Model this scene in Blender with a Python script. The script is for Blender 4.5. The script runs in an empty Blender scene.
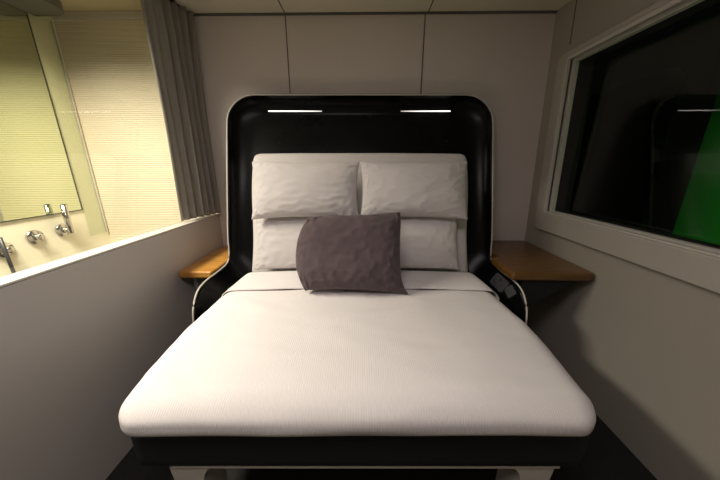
import bpy, bmesh, math, random
from mathutils import Vector, Matrix, noise
C = bpy.context.scene.collection
H = 1.45                      # camera height over the floor
random.seed(3)

# ------------------------------------------------------------------ materials
def new_mat(name):
    m = bpy.data.materials.new(name); m.use_nodes = True
    nt = m.node_tree
    return m, nt, nt.nodes['Principled BSDF']

def mat(name, col, rough=.6, metal=0., spec=.5, nscale=None, namt=.08, bump=None, bumpamt=.2, coat=0, sheen=0, stretch=(1, 1, 1)):
    m, nt, b = new_mat(name)
    b.inputs['Base Color'].default_value = (*col, 1)
    b.inputs['Roughness'].default_value = rough
    b.inputs['Metallic'].default_value = metal
    b.inputs['Specular IOR Level'].default_value = spec
    b.inputs['Coat Weight'].default_value = coat
    b.inputs['Sheen Weight'].default_value = sheen
    tc = nt.nodes.new('ShaderNodeTexCoord')
    mp = nt.nodes.new('ShaderNodeMapping'); mp.inputs['Scale'].default_value = stretch
    nt.links.new(tc.outputs['Object'], mp.inputs['Vector'])
    if nscale:
        n = nt.nodes.new('ShaderNodeTexNoise'); n.inputs['Scale'].default_value = nscale; n.inputs['Detail'].default_value = 5
        nt.links.new(mp.outputs[0], n.inputs['Vector'])
        r = nt.nodes.new('ShaderNodeMapRange'); r.inputs['To Min'].default_value = 1 - namt; r.inputs['To Max'].default_value = 1 + namt
        nt.links.new(n.outputs['Fac'], r.inputs['Value'])
        mx = nt.nodes.new('ShaderNodeVectorMath'); mx.operation = 'SCALE'; mx.inputs[0].default_value = col
        nt.links.new(r.outputs[0], mx.inputs['Scale']); nt.links.new(mx.outputs[0], b.inputs['Base Color'])
    if bump:
        n2 = nt.nodes.new('ShaderNodeTexNoise'); n2.inputs['Scale'].default_value = bump; n2.inputs['Detail'].default_value = 4
        nt.links.new(mp.outputs[0], n2.inputs['Vector'])
        bp = nt.nodes.new('ShaderNodeBump'); bp.inputs['Strength'].default_value = bumpamt; bp.inputs['Distance'].default_value = .01
        nt.links.new(n2.outputs['Fac'], bp.inputs['Height']); nt.links.new(bp.outputs[0], b.inputs['Normal'])
    return m

def mat_emit(name, col, s):
    m, nt, b = new_mat(name)
    b.inputs['Base Color'].default_value = (*col, 1)
    b.inputs['Emission Color'].default_value = (*col, 1); b.inputs['Emission Strength'].default_value = s
    return m

def mat_glass(name, tint, rough=0.0, f0=.04, fmax=.9):
    m, nt, b = new_mat(name); nt.nodes.remove(b)
    out = nt.nodes['Material Output']
    tr = nt.nodes.new('ShaderNodeBsdfTransparent'); tr.inputs[0].default_value = (*tint, 1)
    gl = nt.nodes.new('ShaderNodeBsdfGlossy'); gl.inputs['Roughness'].default_value = rough
    lw = nt.nodes.new('ShaderNodeLayerWeight'); lw.inputs['Blend'].default_value = .5
    pw = nt.nodes.new('ShaderNodeMath'); pw.operation = 'POWER'; pw.inputs[1].default_value = 5
    nt.links.new(lw.outputs['Facing'], pw.inputs[0])
    mr = nt.nodes.new('ShaderNodeMapRange'); mr.inputs['To Min'].default_value = f0; mr.inputs['To Max'].default_value = fmax
    nt.links.new(pw.outputs[0], mr.inputs['Value'])
    mx = nt.nodes.new('ShaderNodeMixShader')
    nt.links.new(mr.outputs[0], mx.inputs[0]); nt.links.new(tr.outputs[0], mx.inputs[1]); nt.links.new(gl.outputs[0], mx.inputs[2])
    nt.links.new(mx.outputs[0], out.inputs[0])
    return m

def mat_wave(name, col, scale, axis, strength, rough=.6, distort=0., dist=.004, warp=None, spec=.4, dark=1.0):
    """fabric ribs or rippled tiles: a wave bump along one axis"""
    m, nt, b = new_mat(name)
    b.inputs['Base Color'].default_value = (*col, 1); b.inputs['Roughness'].default_value = rough
    b.inputs['Specular IOR Level'].default_value = spec
    tc = nt.nodes.new('ShaderNodeTexCoord')
    mp = nt.nodes.new('ShaderNodeMapping'); nt.links.new(tc.outputs['Object'], mp.inputs['Vector'])
    if warp: mp.inputs['Scale'].default_value = warp
    w = nt.nodes.new('ShaderNodeTexWave'); w.bands_direction = axis; w.inputs['Scale'].default_value = scale
    w.inputs['Distortion'].default_value = distort; w.inputs['Detail'].default_value = 2; w.inputs['Detail Scale'].default_value = 1.0
    nt.links.new(mp.outputs[0], w.inputs['Vector'])
    bp = nt.nodes.new('ShaderNodeBump'); bp.inputs['Strength'].default_value = strength; bp.inputs['Distance'].default_value = dist
    nt.links.new(w.outputs['Fac'], bp.inputs['Height']); nt.links.new(bp.outputs[0], b.inputs['Normal'])
    if dark < 1:
        r = nt.nodes.new('ShaderNodeMapRange'); r.inputs['To Min'].default_value = dark; r.inputs['To Max'].default_value = 1
        nt.links.new(w.outputs['Fac'], r.inputs['Value'])
        mx = nt.nodes.new('ShaderNodeVectorMath'); mx.operation = 'SCALE'; mx.inputs[0].default_value = col
        nt.links.new(r.outputs[0], mx.inputs['Scale']); nt.links.new(mx.outputs[0], b.inputs['Base Color'])
    return m

def mat_wood(name, c1, c2, rough=.35):
    m, nt, b = new_mat(name)
    b.inputs['Roughness'].default_value = rough; b.inputs['Coat Weight'].default_value = .3
    tc = nt.nodes.new('ShaderNodeTexCoord'); mp = nt.nodes.new('ShaderNodeMapping')
    mp.inputs['Scale'].default_value = (2.5, 30, 30)
    nt.links.new(tc.outputs['Object'], mp.inputs['Vector'])
    n = nt.nodes.new('ShaderNodeTexNoise'); n.inputs['Scale'].default_value = 1.6; n.inputs['Detail'].default_value = 7; n.inputs['Distortion'].default_value = .6
    nt.links.new(mp.outputs[0], n.inputs['Vector'])
    cr = nt.nodes.new('ShaderNodeValToRGB')
    cr.color_ramp.elements[0].color = (*c1, 1); cr.color_ramp.elements[0].position = .35
    cr.color_ramp.elements[1].color = (*c2, 1); cr.color_ramp.elements[1].position = .68
    nt.links.new(n.outputs['Fac'], cr.inputs[0]); nt.links.new(cr.outputs[0], b.inputs['Base Color'])
    return m

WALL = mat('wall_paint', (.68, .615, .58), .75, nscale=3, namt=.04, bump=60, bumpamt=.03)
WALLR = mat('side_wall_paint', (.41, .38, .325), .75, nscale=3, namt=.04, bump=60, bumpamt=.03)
HALF = mat('half_wall_paint', (.56, .525, .49), .7, nscale=2, namt=.04)
CEIL = mat('ceiling_paint', (.76, .71, .58), .8, nscale=4, namt=.03)
SEAM = mat('seam_dark', (.13, .12, .105), .9, nscale=8)  # dark colour of the panel joints
FLOOR = mat('dark_carpet', (.018, .017, .017), .95, nscale=60, namt=.4, bump=300, bumpamt=.6)
SILL = mat('cream_sill', (.70, .67, .60), .4, nscale=5, namt=.03)
BATH = mat('bathroom_panel', (.97, .93, .70), .35, nscale=3, namt=.03)
TILE = mat_wave('rippled_tile', (.86, .77, .56), 21, 'Z', .48, .3, 1.6, .005, (.10, .10, 1), .5, .90)
BCEIL = mat('bathroom_ceiling', (.72, .62, .42), .6, nscale=3, namt=.03)
CURT = mat('taupe_curtain', (.30, .275, .235), .9, nscale=25, namt=.10, bump=250, bumpamt=.25, sheen=.2)
BLACK = mat('black_shell', (.004, .004, .0045), .27, nscale=9, namt=.2, spec=.14)
BLACKF = mat('black_base_fabric', (.010, .010, .010), .7, nscale=40, namt=.3)
TRIMW = mat('white_edge', (.62, .59, .52), .45, nscale=12, namt=.03)
WHITEM = mat('white_metal', (.62, .58, .51), .4, nscale=8, namt=.04)
LED = mat_emit('led_strip', (1.0, .95, .88), 3.0)
def led_falloff():
    # the strips are brightest towards their outer ends
    nt = LED.node_tree; b = nt.nodes['Principled BSDF']
    tc = nt.nodes.new('ShaderNodeTexCoord'); sx = nt.nodes.new('ShaderNodeSeparateXYZ'); ab = nt.nodes.new('ShaderNodeMath'); ab.operation = 'ABSOLUTE'
    mr = nt.nodes.new('ShaderNodeMapRange')
    for k, v in (('From Min', .26), ('From Max', .52), ('To Min', .12), ('To Max', 2.6)): mr.inputs[k].default_value = v
    nt.links.new(tc.outputs['Object'], sx.inputs[0]); nt.links.new(sx.outputs['X'], ab.inputs[0]); nt.links.new(ab.outputs[0], mr.inputs['Value'])
    nt.links.new(mr.outputs[0], b.inputs['Emission Strength'])
led_falloff()
MATT = mat('mattress_cotton', (.68, .64, .63), .9, nscale=14, namt=.03, bump=40, bumpamt=.06, sheen=.1)
SPREAD = mat_wave('ribbed_cotton', (.76, .725, .72), 38, 'X', .22, .9, .25, .003, None, .2, .955)
SHEET = mat('smooth_cotton', (.72, .685, .68), .9, nscale=14, namt=.02, bump=35, bumpamt=.06, sheen=.1)
PILL = mat('pillow_cotton', (.62, .585, .58), .9, nscale=10, namt=.03, bump=22, bumpamt=.16, sheen=.1)
CUSH = mat('plum_grey_velvet', (.088, .062, .070), .9, nscale=6, namt=.25, bump=30, bumpamt=.25, sheen=.15)
WOOD = mat_wood('oak_top', (.42, .18, .03), (.72, .37, .075))  # left table: oak lightened to carry the light falling on it
WOOD_SHADED = mat_wood('shaded_oak_top', (.11, .050, .010), (.20, .098, .024))  # right table: same oak, darkened to carry its shade
DARKM = mat('dark_metal', (.05, .05, .052), .45, metal=.6, nscale=20)
STEEL = mat('grey_steel', (.20, .20, .19), .5, nscale=20, namt=.1)
GREYP = mat('grey_plastic', (.055, .055, .06), .35, nscale=20, namt=.1)
HOLE = mat('socket_hole', (.004, .004, .004), .8, nscale=20)
CHROME = mat('brushed_chrome', (.62, .60, .55), .18, metal=1, nscale=40, namt=.06)
MIRR = mat('mirror_silver', (.74, .81, .58), .015, metal=1, nscale=2, namt=.01)
EDGE = mat('dark_edge', (.05, .055, .04), .5, nscale=20)
ALU = mat('aluminium_track', (.66, .63, .58), .6, metal=.1, spec=.15, nscale=30, namt=.05)
JAMB = mat('dark_rubber', (.05, .045, .045), 1.0, spec=0, nscale=30, namt=.1)
FRAME = mat('frame_paint', (.50, .47, .415), .45, nscale=6, namt=.03)
CANOPY = mat('grey_canopy', (.15, .145, .13), .4, nscale=8, namt=.03)
GREEN = mat('green_panel', (.03, .36, .035), .6, nscale=1.5, namt=.2)
ASPH = mat('outside_dark', (.20, .19, .15), .9, nscale=6)
GLASS = mat_glass('clear_glass', (.985, 1.0, .965), 0, .045, .85)
GPANE = mat_glass('green_glass', (.962, .978, .93), 0, .04, .6)
GLASSW = mat_glass('window_glass', (.88, .93, .88), 0, .05, .8)

# ------------------------------------------------------------------ mesh helpers
def link(name, bm, m, parent=None, smooth=True, bevel=0, angle=35):
    me = bpy.data.meshes.new(name)
    bmesh.ops.recalc_face_normals(bm, faces=bm.faces)
    bm.to_mesh(me); bm.free()
    me.materials.append(m)
    o = bpy.data.objects.new(name, me); C.objects.link(o)
    if parent: o.parent = parent
    for p in me.polygons: p.use_smooth = smooth
    if bevel:
        b = o.modifiers.new('bevel', 'BEVEL'); b.width = bevel; b.segments = 3; b.limit_method = 'ANGLE'; b.angle_limit = math.radians(angle)
        w = o.modifiers.new('wn', 'WEIGHTED_NORMAL'); w.keep_sharp = False
    return o

def empty(name, loc, label=None, cat=None, group=None):
    o = bpy.data.objects.new(name, None); C.objects.link(o); o.location = loc; o.empty_display_size = .1
    if label: o['label'] = label
    if cat: o['category'] = cat
    if group: o['group'] = group
    return o

def tag(o, label, cat, group=None):
    o['label'] = label; o['category'] = cat
    if group: o['group'] = group
    return o

def struct(o, label=None):
    o['kind'] = 'structure'
    if label: o['label'] = label
    return o

def rebase(o, root):
    """child of an empty built in world coordinates: keep it where it is"""
    o.parent = root
    o.matrix_parent_inverse = Matrix.Translation(root.location).inverted()
    return o

def box(bm, x0, x1, y0, y1, z0, z1):
    vs = [bm.verts.new((x, y, z)) for x in (x0, x1) for y in (y0, y1) for z in (z0, z1)]
    for f in ((0, 1, 3, 2), (4, 6, 7, 5), (0, 4, 5, 1), (2, 3, 7, 6), (0, 2, 6, 4), (1, 5, 7, 3)):
        bm.faces.new([vs[i] for i in f])
    return bm

def boxes(*bs):
    bm = bmesh.new()
    for b in bs: box(bm, *b)
    return bm

def prism(bm, pts, axis, a0, a1):
    """extrude a 2D outline; axis is the extruded one, pts are in the two others"""
    def mk(p, a):
        return {'x': (a, p[0], p[1]), 'y': (p[0], a, p[1]), 'z': (p[0], p[1], a)}[axis]
    A = [bm.verts.new(mk(p, a0)) for p in pts]; B = [bm.verts.new(mk(p, a1)) for p in pts]
    bm.faces.new(A); bm.faces.new(B[::-1])
    n = len(pts)
    for i in range(n): bm.faces.new((A[i], A[(i+1) % n], B[(i+1) % n], B[i]))
    return bm

def tube(bm, pts, r, seg=10, cap=True):
    rings = []
    for i, p in enumerate(pts):
        t = (pts[min(i+1, len(pts)-1)] - pts[max(i-1, 0)]).normalized()
        up = Vector((0, 0, 1)) if abs(t.z) < .9 else Vector((0, 1, 0))
        a = t.cross(up).normalized(); b = t.cross(a)
        rr = r[i] if isinstance(r, (list, tuple)) else r
        rings.append([bm.verts.new(p + (a*math.cos(k*2*math.pi/seg) + b*math.sin(k*2*math.pi/seg))*rr) for k in range(seg)])
    for A, B in zip(rings, rings[1:]):
        for k in range(seg): bm.faces.new((A[k], A[(k+1) % seg], B[(k+1) % seg], B[k]))
    if cap:
        bm.faces.new(rings[0]); bm.faces.new(rings[-1][::-1])
    return bm

def rrect(x0, x1, z0, z1, r, n=8):
    pts = []
    for cx, cz, a in ((x1-r, z1-r, 0), (x0+r, z1-r, 90), (x0+r, z0+r, 180), (x1-r, z0+r, 270)):
        for k in range(n+1):
            t = math.radians(a + 90*k/n); pts.append((cx + r*math.cos(t), cz + r*math.sin(t)))
    return pts

def ring(bm, outer, inner, axis, a0, a1):
    """frame: area between two outlines with the same number of points, extruded"""
    def mk(p, a):
        return {'x': (a, p[0], p[1]), 'y': (p[0], a, p[1]), 'z': (p[0], p[1], a)}[axis]
    n = len(outer)
    L = [[bm.verts.new(mk(p, a)) for p in o] for o, a in ((outer, a0), (inner, a0), (inner, a1), (outer, a1))]
    for q in range(4):
        A, B = L[q], L[(q+1) % 4]
        for i in range(n): bm.faces.new((A[i], A[(i+1) % n], B[(i+1) % n], B[i]))
    return bm

def rounded_box(bm, hx, hy, hz, r, nx=24, ny=24, nz=8, fn=None):
    """box made of six grids, clamped and puffed out to radius r; fn moves each point"""
    cache = {}
    def vert(x, y, z):
        k = (round(x, 5), round(y, 5), round(z, 5))
        if k not in cache:
            p = Vector((x, y, z))
            q = Vector((max(-hx+r, min(hx-r, x)), max(-hy+r, min(hy-r, y)), max(-hz+r, min(hz-r, z))))
            d = p - q
            if d.length > 1e-7: p = q + d.normalized()*r
            cache[k] = bm.verts.new(fn(p) if fn else p)
        return cache[k]
    def lin(h, n):
        # denser towards the rounded edges
        return [h*math.sin(math.pi/2*(2*i/n - 1)) for i in range(n+1)]
    X, Y, Z = lin(hx, nx), lin(hy, ny), lin(hz, nz)
    def grid(A, B, f):
        for i in range(len(A)-1):
            for j in range(len(B)-1):
                q = [vert(*f(A[i], B[j])), vert(*f(A[i+1], B[j])), vert(*f(A[i+1], B[j+1])), vert(*f(A[i], B[j+1]))]
                if len(set(q)) == 4: bm.faces.new(q)
    for s in (-1, 1):
        grid(X, Y, lambda a, b: (a, b, s*hz)); grid(X, Z, lambda a, b: (a, s*hy, b)); grid(Y, Z, lambda a, b: (s*hx, a, b))
    return bm

def nz(p, s, seed=0):
    return noise.noise(Vector((p[0]*s + seed, p[1]*s + seed*.7, p[2]*s - seed)))

# ------------------------------------------------------------------ room shell
XL, XR, YB, YF, ZC = -1.235, 1.36, 2.22, -1.3, H + 1.035
ZS = H - .389                 # sill of the half wall
XBL = -2.23                   # mirror wall of the bathroom
WY0, WY1, WZ0, WZ1 = .25, 1.998, H - .336, H + .684   # window opening

struct(link('floor', boxes((XBL-.1, XR+.15, YF-.1, YB+.1, -.08, 0)), FLOOR, smooth=False), 'dark carpet floor')
ce = struct(link('ceiling', boxes((XL-.14, XR+.15, YF-.1, YB+.1, ZC, ZC+.08)), CEIL, smooth=False), 'beige panelled ceiling')
for x in (-.56, .445):
    rebase(link('ceiling_seam', boxes((x-.004, x+.004, YF, YB, ZC-.002, ZC+.01)), SEAM, smooth=False), ce)
struct(link('ceiling_bathroom', boxes((XBL-.1, XL-.14, YF-.1, YB+.1, ZC+.02, ZC+.10)), BCEIL, smooth=False), 'warm beige bathroom ceiling')
# back wall: three panels with dark joints
wb = struct(link('wall_back', boxes((XL-.1, XR+.15, YB, YB+.1, 0, ZC)), WALL, smooth=False), 'warm grey panelled wall behind the bed')
for x in (-.56, .425):
    rebase(link('panel_joint', boxes((x-.004, x+.004, YB-.002, YB+.02, 0, ZC)), SEAM, smooth=False), wb)
struct(link('trim_1', boxes((XL-.1, XR, YB-.012, YB, ZC-.012, ZC)), SEAM, smooth=False), 'dark joint between back wall and ceiling')
# right wall with window hole
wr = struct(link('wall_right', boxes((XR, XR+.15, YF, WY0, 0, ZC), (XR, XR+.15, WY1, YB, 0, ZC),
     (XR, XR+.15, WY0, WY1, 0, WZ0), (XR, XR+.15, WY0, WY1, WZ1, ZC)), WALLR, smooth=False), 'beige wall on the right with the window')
rebase(link('panel_joint', boxes((XR-.002, XR+.02, 2.025, 2.032, WZ1+.08, ZC)), SEAM, smooth=False), wr)
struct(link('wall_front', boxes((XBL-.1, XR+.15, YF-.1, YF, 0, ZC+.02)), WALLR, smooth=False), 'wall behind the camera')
# left half wall under the glass
struct(link('wall_left', boxes((XL-.085, XL, YF, YB, 0, ZS-.012)), HALF, smooth=False), 'grey half wall on the left under the glass')
struct(link('trim_2', boxes((XL-.088, XL+.002, YF, YB, ZS-.010, ZS)), SILL, smooth=False, bevel=.003), 'cream sill along the top of the half wall')
# window: rounded frame, aluminium tracks, glass
w = struct(empty('window_1', (XR, (WY0+WY1)/2, WZ0)), 'wide dark window in a rounded beige frame')
bm = ring(bmesh.new(), rrect(WY0-.12, WY1+.09, WZ0-.137, WZ1+.028, .05), rrect(WY0, WY1, WZ0, WZ1, .012), 'x', XR-.028, XR+.02)
rebase(link('window_frame', bm, FRAME, smooth=False, bevel=.010, angle=50), w)
for dx, ins, dep in ((-.026, .0, .02), (.012, .012, .03)):
    bm = ring(bmesh.new(), rrect(WY0, WY1, WZ0, WZ1, .010), rrect(WY0+.012+ins, WY1-.012-ins, WZ0+.010+ins*.6, WZ1-.022-ins, .006), 'x', XR+dx, XR+dx+dep)
    rebase(link('aluminium_track', bm, ALU, smooth=False, bevel=.002), w)
bm = ring(bmesh.new(), rrect(WY0-.002, WY1+.002, WZ0-.002, WZ1+.002, .010), rrect(WY0+.02, WY1-.02, WZ0+.010, WZ1-.02, .006), 'x', XR+.043, XR+.152)
rebase(link('window_seal', bm, JAMB, smooth=False, bevel=.003), w)
rebase(link('window_pane', boxes((XR+.120, XR+.126, WY0+.012, WY1-.012, WZ0+.006, WZ1-.012)), GLASSW, smooth=False), w)
# glass screen above the half wall
struct(link('window_2', boxes((XL-.086, XL-.078, YF, YB, ZS, ZC)), GLASS, smooth=False), 'clear glass screen above the half wall')
# bathroom shell
struct(link('wall_bathroom_back', boxes((XBL-.1, XL-.1, YB, YB+.1, 0, ZC-.03)), TILE, smooth=False), 'rippled cream tiles on the bathroom back wall')
struct(link('trim_3', boxes((XBL, XL-.1, YB-.012, YB+.05, ZC-.03, ZC+.02)), SILL, smooth=False, bevel=.004), 'pale strip at the top of the tiles')
struct(link('wall_bathroom_left', boxes((XBL-.1, XBL, YF, YB, 0, ZC+.02)), BATH, smooth=False), 'cream panel wall behind the mirror')

# ------------------------------------------------------------------ bathroom things
MZ0, MZ1, MY1 = H - .333, H + 1.0, 2.05
mr = empty('wall_mirror', (XBL, 1.0, MZ0), 'large wall mirror above chrome shower controls behind the glass', 'mirror')
rebase(link('mirror_glass', boxes((XBL, XBL+.006, -.4, MY1-.004, MZ0+.004, MZ1)), MIRR, smooth=False), mr)
rebase(link('mirror_edge', boxes((XBL, XBL+.008, MY1-.004, MY1+.003, MZ0-.002, MZ1), (XBL, XBL+.008, -.4, MY1, MZ0-.003, MZ0+.004)), EDGE, smooth=False), mr)
# narrow glass splash panel filling the corner
gp_ = empty('glass_panel', (XBL, 2.13, ZS), 'narrow greenish glass panel between mirror and tiled corner', 'glass panel')
rebase(link('pane', boxes((XBL+.003, XBL+.009, MY1+.006, 2.195, .9, ZC-.04)), GPANE, smooth=False), gp_)
rebase(link('pane_edge', boxes((XBL+.002, XBL+.012, 2.195, 2.203, .9, ZC-.04)), SILL, smooth=False), gp_)
# rounded canopy over the mirror
pts = [(XBL+.006, .4), (XBL+.22, .4)]
for k in range(9):
    t = math.radians(90*k/8); pts.append((XBL+.15+.13*math.cos(t), 1.98+.12*math.sin(t)))
pts.append((XBL+.006, 2.10))
cn = link('mirror_canopy', prism(bmesh.new(), pts, 'z', MZ1-.028, MZ1+.03), CANOPY, smooth=False, bevel=.006, angle=60)
tag(cn, 'grey round-ended canopy projecting above the bathroom mirror', 'canopy')

def lathe_x(bm, x, y, z, prof, seg=20):
    """turned about the X axis; prof = (dx, r)"""
    rings = [[bm.verts.new((x+dx, y+r*math.cos(k*2*math.pi/seg), z+r*math.sin(k*2*math.pi/seg))) for k in range(seg)] for dx, r in prof]
    for A, B in zip(rings, rings[1:]):
        for k in range(seg): bm.faces.new((A[k], A[(k+1) % seg], B[(k+1) % seg], B[k]))
    bm.faces.new(rings[0]); bm.faces.new(rings[-1])
    return bm

def tap(y, z, label, lever, lean=0., name='shower_tap', dark=False):
    t = empty(name, (XBL, y, z), label, 'tap')
    rebase(link('wall_rose', lathe_x(bmesh.new(), XBL, y, z, ((0, .046), (.010, .048), (.014, .046))), CHROME, bevel=0), t)
    rebase(link('valve_body', lathe_x(bmesh.new(), XBL, y, z, ((.010, .021), (.050, .021), (.054, .018))), CHROME), t)
    if lever:
        b = bmesh.new()
        tube(b, [Vector((XBL+.060, y-(.035 if dark else 0), z+(.09 if dark else -.022))), Vector((XBL+.062, y-(.035 if dark else 0), z+lever*.4)), Vector((XBL+.066, y-(.035 if dark else 0), z+lever))], .009 if dark else .0185, 14)
        rebase(link('lever', b, DARKM if dark else CHROME), t)
        b = bmesh.new()
        tube(b, [Vector((XBL+.066, y-(.035 if dark else 0), z+lever)), Vector((XBL+.0661, y-(.035 if dark else 0), z+lever+(-.004 if dark else .004)))], .007 if dark else .0145, 14)
        rebase(link('lever_tip', b, DARKM), t)
    return t
tap(1.875, H-.455, 'chrome tap with a tall upright lever, nearest the bathroom corner', .185)
tap(1.70, H-.462, 'short round chrome knob between the two lever taps', 0, name='shower_tap')
tap(1.53, H-.50, 'chrome tap with a dark lever hanging down, farthest from the corner', -.17, dark=True)

# ------------------------------------------------------------------ curtain and rail
def curtain():
    bm = bmesh.new()
    N, M = 150, 40
    ztop, zbot = ZC-.012, ZS+.012
    rows = []
    for j in range(M+1):
        v = j/M; z = ztop + (zbot-ztop)*v
        row = []
        for i in range(N+1):
            s = i/N
            y = 1.835 + .365*s + .004*math.sin(z*5+s*9)
            amp = .010 + .030*min(1, max(0, (s-.22)/.18))
            ph = s**.92*2*math.pi*7
            x = -1.295 + .085*s + amp*math.sin(ph)*(.85+.15*math.sin(z*3+i*.05)) + .006*nz((s*4, z*1.5, 0), 1.0, 4)
            y += .010*math.cos(ph*1.0)*min(1, s*2)
            x = max(x, -1.308); x = min(x, -1.165)
            row.append(bm.verts.new((x, min(y, 2.205), z)))
        rows.append(row)
    for A, B in zip(rows, rows[1:]):
        for i in range(N): bm.faces.new((A[i], A[i+1], B[i+1], B[i]))
    o = link('curtain', bm, CURT)
    s = o.modifiers.new('thick', 'SOLIDIFY'); s.thickness = .003; s.offset = 0
    return o
tag(curtain(), 'taupe curtain drawn back into the corner left of the bed', 'curtain')
tag(link('curtain_rail', boxes((-1.262, -1.235, YF, 2.215, ZC-.016, ZC)), DARKM, smooth=False, bevel=.002), 'dark curtain rail along the ceiling above the half wall', 'rail')

# ------------------------------------------------------------------ bed: base, headboard shell, legs
BX = -.028
bed = empty('bed', (BX, 1.3, 0), 'double bed with black shell headboard, black base and white legs', 'bed')
# base
def base_fn(p): return Vector((BX + p.x, 1.29 + p.y, H - .947 + p.z))
rebase(link('base', rounded_box(bmesh.new(),   .788, .605, .084, .018, 20, 20, 6, base_fn), BLACKF), bed)
# white rail and legs
rebase(link('rail', boxes((BX-.67, BX+.715, .692, .76, H-1.042, H-1.0315)), WHITEM, smooth=False, bevel=.002), bed)
def leg(sx, y):
    bm = bmesh.new()
    xo, xi = sx*.693, sx*.575
    pts = [(xo, H-1.0425)]
    pts += [(xo - sx*.045, 0.0), (xi - sx*.0 + sx*.005, 0.0)]
    # curved fillet into the rail
    pts += [(xi + sx*.005, H-1.13)]
    for k in range(1, 9):
        t = math.radians(90*k/8)
        pts.append((xi + sx*.005 - sx*.05*(1-math.cos(t)), H-1.13 + .0865*math.sin(t)))
    prism(bm, [(BX+.008+a, b) for a, b in pts], 'y', y, y+.13)
    return rebase(link('leg', bm, WHITEM, smooth=False, bevel=.004), bed)
for sx in (-1, 1):
    for y in (.697, 1.72): leg(sx, y)

# headboard shell : rim points R and back points B
left = [((.947, 1.352, -1.06), (.800, 1.45, -1.05)),
        ((.947, 1.338, -.960), (.800, 1.45, -1.00)),
        ((.947, 1.336, -.865), (.800, 1.45, -.970)),
        ((.947, 1.356, -.780), (.800, 1.47, -.945)),
        ((.947, 1.412, -.712), (.800, 1.50, -.925)),
        ((.947, 1.500, -.686), (.800, 1.55, -.910)),
        ((.947, 1.640, -.684), (.800, 1.66, -.895)),
        ((.947, 1.760, -.678), (.795, 1.76, -.860)),
        ((.947, 1.818, -.648), (.790, 1.83, -.780)),
        ((.947, 1.838, -.580), (.790, 1.890, -.660)),
        ((.947, 1.850, -.480), (.790, 1.925, -.500)),
        ((.947, 1.925, -.180), (.790, 2.010, -.180)),
        ((.947, 2.000, .100), (.790, 2.085, .080)),
        ((.947, 2.050, .280), (.785, 2.130, .220))]
for k in range(1, 7):
    t = math.radians(90*k/6)
    zz = .300 + .188*math.sin(t)
    left.append(((.752 + .195*math.cos(t), 2.055 + .278*(zz-.300), zz), (.690 + .095*math.cos(t), 2.135 + .04*math.sin(t), .240 + .13*math.sin(t))))
def crom(P, n):
    out = []
    for i in range(len(P)-1):
        p0, p1, p2, p3 = P[max(i-1, 0)], P[i], P[i+1], P[min(i+2, len(P)-1)]
        for k in range(n):
            t = k/n
            out.append(.5*((2*p1) + (p2-p0)*t + (2*p0-5*p1+4*p2-p3)*t*t + (3*p1-p0-3*p2+p3)*t**3))
    out.append(P[-1].copy())
    return out
RL = crom([Vector(a) for a, b in left], 4); BL = crom([Vector(b) for a, b in left], 4)
def world(p, sx): return Vector((BX + sx*p.x, p.y, H + p.z))
NT = 10
def cross(R, B, t):
    """concave curve from rim to back panel"""
    K = Vector((R.x*.86 + B.x*.14, max(R.y, B.y)*.75 + B.y*.25, R.z*.80 + B.z*.20))
    return R*(1-t)**2 + K*2*t*(1-t) + B*t*t
bm = bmesh.new()
def side_rows(sx):
    return [[bm.verts.new(world(cross(R, B, t/NT), sx)) for t in range(NT+1)] for R, B in zip(RL, BL)]
SL, SR = side_rows(-1), side_rows(1)
for S in (SL, SR):
    for A, B in zip(S, S[1:]):
        for k in range(NT): bm.faces.new((A[k], A[k+1], B[k+1], B[k]))
NX = 14
# top hood between the two corner ends
cols = [SL[-1]]
for i in range(1, NX):
    f = i/NX
    cols.append([bm.verts.new(SL[-1][k].co.lerp(SR[-1][k].co, f)) for k in range(NT+1)])
cols.append(SR[-1])
for A, B in zip(cols, cols[1:]):
    for k in range(NT): bm.faces.new((A[k], A[k+1], B[k+1], B[k]))
# back panel strips from the seat height up
start = 9*4
prev = None
for idx in range(start, len(SL)):
    a, b = SL[idx][NT], SR[idx][NT]
    row = [a] + ([c[NT] for c in cols[1:-1]] if idx == len(SL)-1 else [bm.verts.new(a.co.lerp(b.co, i/NX)) for i in range(1, NX)]) + [b]
    if prev:
        for i in range(NX): bm.faces.new((prev[i], prev[i+1], row[i+1], row[i]))
    prev = row
hb = rebase(link('headboard', bm, BLACK), bed)
s = hb.modifiers.new('thick', 'SOLIDIFY'); s.thickness = .012; s.offset = -1 if sum(p.normal.y for p in hb.data.polygons[-NX*4:]) < 0 else 1
# which way the shell thickens does not matter for the look; keep it thin
trim = [world(p, -1) for p in RL] + [world(Vector((RL[-1].x*(1-2*i/NX), RL[-1].y, RL[-1].z)), -1) for i in range(1, NX)] + [world(p, 1) for p in reversed(RL)]
trim = [p + Vector((math.copysign(.004, p.x-BX) if abs(p.x-BX) > .8 else 0, -.003, .003)) for p in trim]
bm = bmesh.new(); tube(bm, trim, .0048, 8)
e = link('edge_trim', bm, TRIMW); e.parent = hb
e['label'] = 'thin white edge line'
def on_shell(sx, pos, t):
    i = int(pos*4); R, B = RL[i], BL[i]
    return world(cross(R, B, t), sx)
def sub(o, par):
    o.parent = par; return o
# reading lights set into the hood
for x0, x1 in ((-.685, -.285), (.305, .675)):
    P = cross(RL[-1], BL[-1], .86)
    y, z = P.y, H + P.z
    b = boxes((BX + x0, BX + x1, y-.012, y+.004, z-.003, z+.0025))
    o = sub(link('reading_light', b, LED, smooth=False, bevel=.002), hb); o['label'] = 'slim lit reading light'
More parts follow.
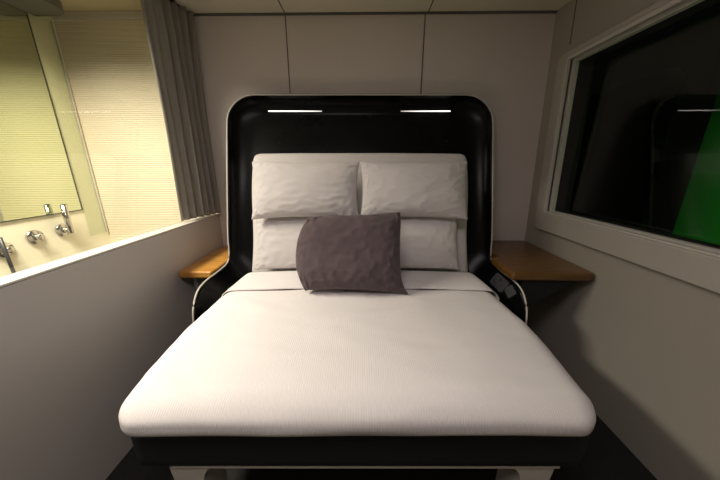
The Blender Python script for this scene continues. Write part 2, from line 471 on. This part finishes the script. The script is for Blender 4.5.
# control plate and socket on the inner face of the right arm
def plate(pos, t, w, h, m, name, par, holes=None, th=.006):
    i = int(pos*4)
    c = world(cross(RL[i], BL[i], t), 1)
    a = (world(cross(RL[i-3], BL[i-3], t), 1) - world(cross(RL[i+3], BL[i+3], t), 1)).normalized()   # forward along the arm
    d = (world(cross(RL[i], BL[i], t+.1), 1) - world(cross(RL[i], BL[i], t-.1), 1)).normalized()       # downwards/inwards
    n = a.cross(d).normalized()
    if n.x > 0: n = -n
    d = n.cross(a).normalized()
    M = Matrix(((a.x, d.x, n.x, c.x), (a.y, d.y, n.y, c.y), (a.z, d.z, n.z, c.z), (0, 0, 0, 1)))
    b = prism(bmesh.new(), rrect(-w/2, w/2, -h/2, h/2, .012, 5), 'z', 0.0, .010+th)
    bmesh.ops.transform(b, matrix=M, verts=b.verts)
    o = sub(link(name, b, m, smooth=False, bevel=.002, angle=60), par)
    for hx, hy, hr in holes or ():
        b = bmesh.new()
        prism(b, [(hx+hr*math.cos(k*math.pi/6), hy+hr*math.sin(k*math.pi/6)) for k in range(12)], 'z', .0102+th, .0110+th)
        bmesh.ops.transform(b, matrix=M, verts=b.verts)
        q = link('socket_hole', b, HOLE, smooth=False)
        q.parent = o
    return o
p1 = plate(5.6, .38, .15, .085, GREYP, 'socket_plate', hb, ((-.045, -.012, .007), (-.020, -.018, .007), (.0, .018, .009)))
p1['label'] = 'grey socket plate'
p2 = plate(4.35, .30, .07, .06, GREYP, 'control_plate', hb); p2['label'] = 'small grey control plate'

# ------------------------------------------------------------------ mattress, bedding
LEAN = math.radians(18.4)
Ld, Nd = Vector((0, math.sin(LEAN), math.cos(LEAN))), Vector((0, -math.cos(LEAN), math.sin(LEAN)))
P0 = Vector((BX, 1.70, H - .68))          # foot of the upright half's front face
def at(px, along, out): return Vector((P0.x + px, 0, 0)) + Vector((0, P0.y, P0.z)) + Ld*along + Nd*out
def crown(x, y, hw=.80):
    return .020*(1-(x/hw)**2)
ZTOP_HEAD, ZTOP_FOOT = H - .688, H - .742
def top_z(y): return ZTOP_FOOT + (ZTOP_HEAD-ZTOP_FOOT)*max(0, min(1, (y-.66)/(1.68-.66)))
bm = bmesh.new()
def seat_fn(p):
    y = 1.20 + p.y
    base = H - .861
    f = (p.z + .07)/.14
    return Vector((BX + p.x, y, base + f*(top_z(y) - .022 - base) + f*crown(p.x, y)*.6))
rounded_box(bm, .745, .47, .07, .05, 20, 16, 6, seat_fn)
def back_fn(p):
    # p.x across, p.y up the slope, p.z out of it
    w = 1 + .012*math.sin(p.y*7)
    q = at(p.x*w, .380 + p.y, -.062 + p.z + .012*(1-(p.x/.75)**2) + .004*nz((p.x, p.y, 0), 4, 1))
    return q
rounded_box(bm, .762, .440, .060, .050, 26, 20, 6, back_fn)
mt = tag(link('mattress', bm, MATT), 'white covered mattress with its head half raised against the black headboard', 'mattress')

# bedspread: puffy shell over the flat half
def spread_fn(p):
    hx, hy, hz = .800, .440, .105
    y = 1.090 + p.y
    f = (p.z + hz)/(2*hz)                  # 0 bottom, 1 top
    k = max(0, min(1, (1.45-y)/.8))
    xs = p.x*(.985 + .050*math.sin(math.pi*max(0, min(1, (1.46-y)/.80))))
    zb = H - .862
    z = zb + f*(top_z(y) - zb) + f*f*crown(xs, y)
    q = Vector((BX - .008 + xs, y, z))
    # soft folds on the front drop and at the corners
    fold = .006*nz((q.x*1.0, q.y*3, q.z*5), 3.0, 2) + .004*nz((q.x*.6, q.y, q.z*9), 5.0, 7)
    edge = 1 - max(0, min(1, (p.y + hy)/.25))
    q.y += fold*edge*(1 - .8*max(0, min(1, (f-.35)/.65))**1.5) - .014*edge*math.sin(math.pi*min(1, max(0, f)))
    q.z += .006*nz((q.x, q.y*1.5, 0), 3.2, 5)*f + .0035*nz((q.x+q.y, q.y*2.5, 0), 6.0, 9)*f
    c1 = max(0, 1 - abs(nz((q.x*.8, q.y*2.2 + q.x*.5, 0), 1.7, 31))*3.2)
    q.z += .006*c1**2*f*f
    return q
bm = rounded_box(bmesh.new(), .800, .440, .105, .085, 90, 70, 18, spread_fn)
bm.normal_update()
bmesh.ops.recalc_face_normals(bm, faces=bm.faces)
gone = [f for f in bm.faces if (f.normal.z < -.9 and f.calc_center_median().z < H - .855) or f.calc_center_median().y > 1.388]
bmesh.ops.delete(bm, geom=gone, context='FACES')
sp = link('bedspread', bm, SPREAD)
tag(sp, 'white ribbed bedspread tucked over the foot half of the bed', 'bedspread')

# smooth turned-down sheet between bedspread and pillows
def sheet():
    bm = bmesh.new(); rows = []
    NXs, NYs = 60, 16
    for j in range(NYs+1):
        v = j/NYs; y = 1.618 - .222*v
        row = []
        for i in range(NXs+1):
            u = -1 + 2*i/NXs
            hw = .768 + .030*v + .012*max(0, (v-.9)/.1)
            a = abs(u)
            flat = hw - .065
            s = a*(flat + .22)
            if s <= flat: x, dz = s, 0
            else:
                t = (s-flat)/.075
                if t < math.pi/2: x, dz = flat + .070*math.sin(t), .070*(1-math.cos(t))
                else: x, dz = flat + .070, .070 + (t-math.pi/2)*.075
            x = math.copysign(x, u)
            z = top_z(y) + crown(x, y) + .012 - dz + .003*nz((x, y*2, 0), 6, 3) + .007*math.sin(math.pi*v)*(1-a**6)
            z -= .009*max(0, (v-.8)/.2)**2
            row.append(bm.verts.new((BX + x, y, z)))
        rows.append(row)
    for A, B in zip(rows, rows[1:]):
        for i in range(NXs): bm.faces.new((A[i], A[i+1], B[i+1], B[i]))
    o = link('folded_sheet', bm, SHEET)
    s = o.modifiers.new('thick', 'SOLIDIFY'); s.thickness = .004; s.offset = 1
    return o
tag(sheet(), 'smooth white sheet turned down between pillows and ribbed bedspread', 'sheet')

def pillow(name, c, ax, ay, an, w, h, th, m, label, cat, group=None, seed=0, pinch=.05, wr=.006, n=2.4, warp=None):
    """c centre, ax across, ay up, an outwards (unit vectors)"""
    bm = bmesh.new(); NU, NV = 56, 44
    def pt(u, v, side):
        x = w/2*u*(1 - pinch*(1-v*v)*abs(u)**3); y = h/2*v*(1 - pinch*1.2*(1-u*u)*abs(v)**3)
        t = max(0, (1-abs(u)**n))**.55 * max(0, (1-abs(v)**n))**.55
        f = math.exp(-((1-abs(u))/.3)**2) + math.exp(-((1-abs(v))/.3)**2)
        e1 = 1 - abs(nz((u*1.6+v*.9, v*1.6-u*.7, side), 1.9, seed))*2.2     # ridges of the creases
        e2 = 1 - abs(nz((u*3.2-v*1.2, v*2.0+u*.5, side), 2.6, seed+5))*2.2
        r = wr*(nz((u, v, side), 1.5, seed+9)*.6 + .30*max(0, e1)**3 + .30*max(0, e2)**4*(.35+f))
        z = side*(th/2*t) + r*min(1, t*4)
        q = Vector((x, y, z))
        if warp: q = warp(u, v, q)
        return c + ax*q.x + ay*q.y + an*q.z
    def sp(i, N): return math.sin(math.pi/2*(2*i/N-1))*.55 + (2*i/N-1)*.45
    G = {}
    for side in (1, -1):
        for i in range(NU+1):
            for j in range(NV+1):
                if side == -1 and (i in (0, NU) or j in (0, NV)): G[side, i, j] = G[1, i, j]
                else: G[side, i, j] = bm.verts.new(pt(sp(i, NU), sp(j, NV), side))
        for i in range(NU):
            for j in range(NV): bm.faces.new((G[side, i, j], G[side, i+1, j], G[side, i+1, j+1], G[side, i, j+1]))
    o = link(name, bm, m)
    # seam round the border
    b2 = bmesh.new()
    loop = [G_ for G_ in ()]
    tag(o, label, cat, group)
    return o
AX = Vector((1, 0, 0))
gp = 'white pillows in two rows against the raised mattress'
LL = math.radians(22); Lw, Nw = Vector((0, math.sin(LL), math.cos(LL))), Vector((0, -math.cos(LL), math.sin(LL)))
for sx, lab in ((-1, 'white pillow in the lower row, partly behind the left side of the plum cushion'), (1, 'white pillow in the lower row, right of the plum cushion')):
    c = at(-.353 if sx < 0 else .326, .188, .076)
    pillow('pillow', c, (AX + Vector((0, 0, sx*.01))).normalized(), Ld, Nd, (.69 if sx < 0 else .655), .385, .115, PILL, lab, 'pillow', gp, seed=3+sx, wr=.013)
for sx, lab in ((-1, 'white pillow in the upper row, on the left beneath a reading light'), (1, 'white pillow in the upper row, on the right beneath a reading light')):
    c = at(sx*.3455 - .002, .510, .157)
    def wp(u, v, q, sx=sx):
        # the open flap end sags over the lower pillow
        k = max(0, u*sx)**2*max(0, -v)
        return q + Vector((-sx*.004*k, -.008*k, 0))
    ll = math.radians(18)
    Lu, Nu = Vector((0, math.sin(ll), math.cos(ll))), Vector((0, -math.cos(ll), math.sin(ll)))
    pillow('pillow', c, AX, Lu, Nu, .69, .365, .165, PILL, lab, 'pillow', gp, seed=11+sx*2, wr=.014, warp=wp)
# plum-grey cushion
lc = math.radians(27)
Lc, Nc = Vector((0, math.sin(lc), math.cos(lc))), Vector((0, -math.cos(lc), math.sin(lc)))
rot = math.radians(-1.5)
ax = AX*math.cos(rot) - Lc*math.sin(rot)*-1; ay = Lc*math.cos(rot) - AX*math.sin(rot)
def cw(u, v, q):
    k = max(0, u)*max(0, v); k = k**6
    q = q + Vector((-.016*k, -.006*k, .012*k))
    k2 = (max(0, u)*max(0, -v))**6
    q = q + Vector((.030*k2, -.004*k2, .012*k2))
    k3 = max(0, -u)**3
    tt = .5*(1+v)
    q = q + Vector((k3*(.060*abs(v)**2.2 - .022*(1-v*v)), 0, 0))
    return q + Vector((0, .022*tt*u, 0))
pillow('cushion', Vector((-.085, 1.435, H - .47)), ax.normalized(), ay.normalized(), Nc, .60, .45, .17, CUSH,
       'plum grey cushion propped against the white pillows', 'cushion', seed=21, wr=.024, pinch=.05, n=3.2, warp=cw)

# ------------------------------------------------------------------ side tables
def side_table(x0, x1, y0, z, label, sgn):
    t = empty('side_table', ((x0+x1)/2, YB, z), label, 'side table', 'wooden side tables fixed beside the bed')
    pts = []
    r = .025
    if sgn > 0:   # wall on the right
        pts = [(x0, YB-.003), (x0, 1.775), (x0-.055, 1.765), (x0-.055, y0), (x1-.003-r, y0)] + [(x1-.003-r + r*math.sin(a), y0 + r - r*math.cos(a)) for a in (math.pi/8*k for k in range(1, 5))] + [(x1-.003, YB-.003)]
    else:
        pts = [(x1, YB-.003), (x1, y0), (x0+.003+r, y0)] + [(x0+.003+r - r*math.sin(a), y0 + r - r*math.cos(a)) for a in (math.pi/8*k for k in range(1, 5))] + [(x0+.003, YB-.003)]
    rebase(link('tabletop', prism(bmesh.new(), pts, 'z', z-.050, z), WOOD if sgn < 0 else WOOD_SHADED, smooth=False, bevel=.014, angle=50), t)
    bxp = x0 + .075 if sgn < 0 else x1 - .20
    b = bmesh.new()
    if sgn > 0:      # black wedge standing in for the shadow under the top
        prism(b, [(x1-.06, z-.0505), (x0+.022, z-.0505), (x0+.022, z-.27)], 'y', y0+.03, YB-.004)
        rebase(link('shade_wedge', b, BLACKF, smooth=False, bevel=.003), t)
        return t
    prism(b, [(YB-.004, z-.0505), (y0+.06, z-.0505), (y0+.06, z-.16), (YB-.03, z-.30), (YB-.004, z-.30)], 'x', bxp-.016, bxp+.016)
    rebase(link('bracket', b, STEEL if sgn < 0 else DARKM, smooth=False, bevel=.003), t)
    return t
side_table(XL, -1.005, 1.610, H-.672, 'wooden side table on the left, under the glass wall', -1)
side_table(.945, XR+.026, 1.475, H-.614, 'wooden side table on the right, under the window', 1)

# ------------------------------------------------------------------ outside the window
g = link('hoarding', boxes((2.60, 2.66, .7, 2.21, 0.0, 2.9)), GREEN, smooth=False, bevel=.01)
tag(g, 'bright green panel standing outside the dark window', 'hoarding')

# ------------------------------------------------------------------ lights
def area(name, loc, sx, sy, power, col, rot=(0, 0, 0)):
    l = bpy.data.lights.new(name, 'AREA'); l.shape = 'RECTANGLE'; l.size = sx; l.size_y = sy; l.energy = power; l.color = col
    o = bpy.data.objects.new(name, l); C.objects.link(o); o.location = loc; o.rotation_euler = rot
    return o
area('bathroom_light', (-1.80, .95, ZC+.01), .35, .9, 72, (1.0, .885, .775)).data.spread = math.radians(145)
area('room_light', (-.30, -.1, ZC-.01), .9, .6, 15, (1.0, .90, .925))
struct(link('wall_outside', boxes((3.4, 3.5, -1.2, 6.0, -1.0, 4.0)), ASPH, smooth=False), 'dim wall across from the window')
b = prism(bmesh.new(), rrect(2.16, 3.6, 0.0, H+.69, .10), 'x', 2.27, 2.30)
tag(link('outdoor_screen', b, BLACK, smooth=False, bevel=.004), 'black round-cornered screen outside the window, beside the green panel', 'screen')
ol = area('outdoor_light', (1.95, .9, 3.4), .2, 1.6, 5.5, (.8, 1, .75), (0, math.radians(-17), 0)); ol.data.spread = math.radians(40)

wd = bpy.data.worlds.new('night'); bpy.context.scene.world = wd; wd.use_nodes = True
wd.node_tree.nodes['Background'].inputs[0].default_value = (.004, .005, .005, 1)
wd.node_tree.nodes['Background'].inputs[1].default_value = 1

# the window wall leans in very slightly towards the top; the pane stays upright in its seal
for o in list(C.objects):
    if o.name == 'wall_right' or (o.parent and o.parent.name in ('window_1', 'wall_right') and not o.name.startswith('window_pane')):
        for v in o.data.vertices: v.co.x -= .033*(v.co.z - H - .2)
# the bed stands very slightly askew in the room
ANG = math.radians(.8)
SW = Matrix.Translation((BX, 1.9, 0)) @ Matrix.Rotation(ANG, 4, 'Z') @ Matrix.Translation((-BX, -1.9, 0))
for o in list(C.objects):
    if o.parent is None and o.name.split('.')[0] in ('bed', 'mattress', 'bedspread', 'folded_sheet', 'pillow', 'cushion'):
        o.location = SW @ o.location; o.rotation_euler.z = ANG

# ------------------------------------------------------------------ camera
cam = bpy.data.cameras.new('camera'); co = bpy.data.objects.new('camera', cam); C.objects.link(co)
F = 265
cam.sensor_width = 36; cam.lens = 36*F/720; cam.clip_start = .02
co.location = (0, 0, H)
co.rotation_euler = (math.radians(90) - math.atan(74/F), 0, .0145)
sc = bpy.context.scene
sc.camera = co
sc.view_settings.view_transform = 'Standard'
sc.view_settings.look = 'None'
sc.view_settings.exposure = 0
sc.cycles.max_bounces = 10; sc.cycles.diffuse_bounces = 5; sc.cycles.transparent_max_bounces = 12
sc.cycles.caustics_reflective = False
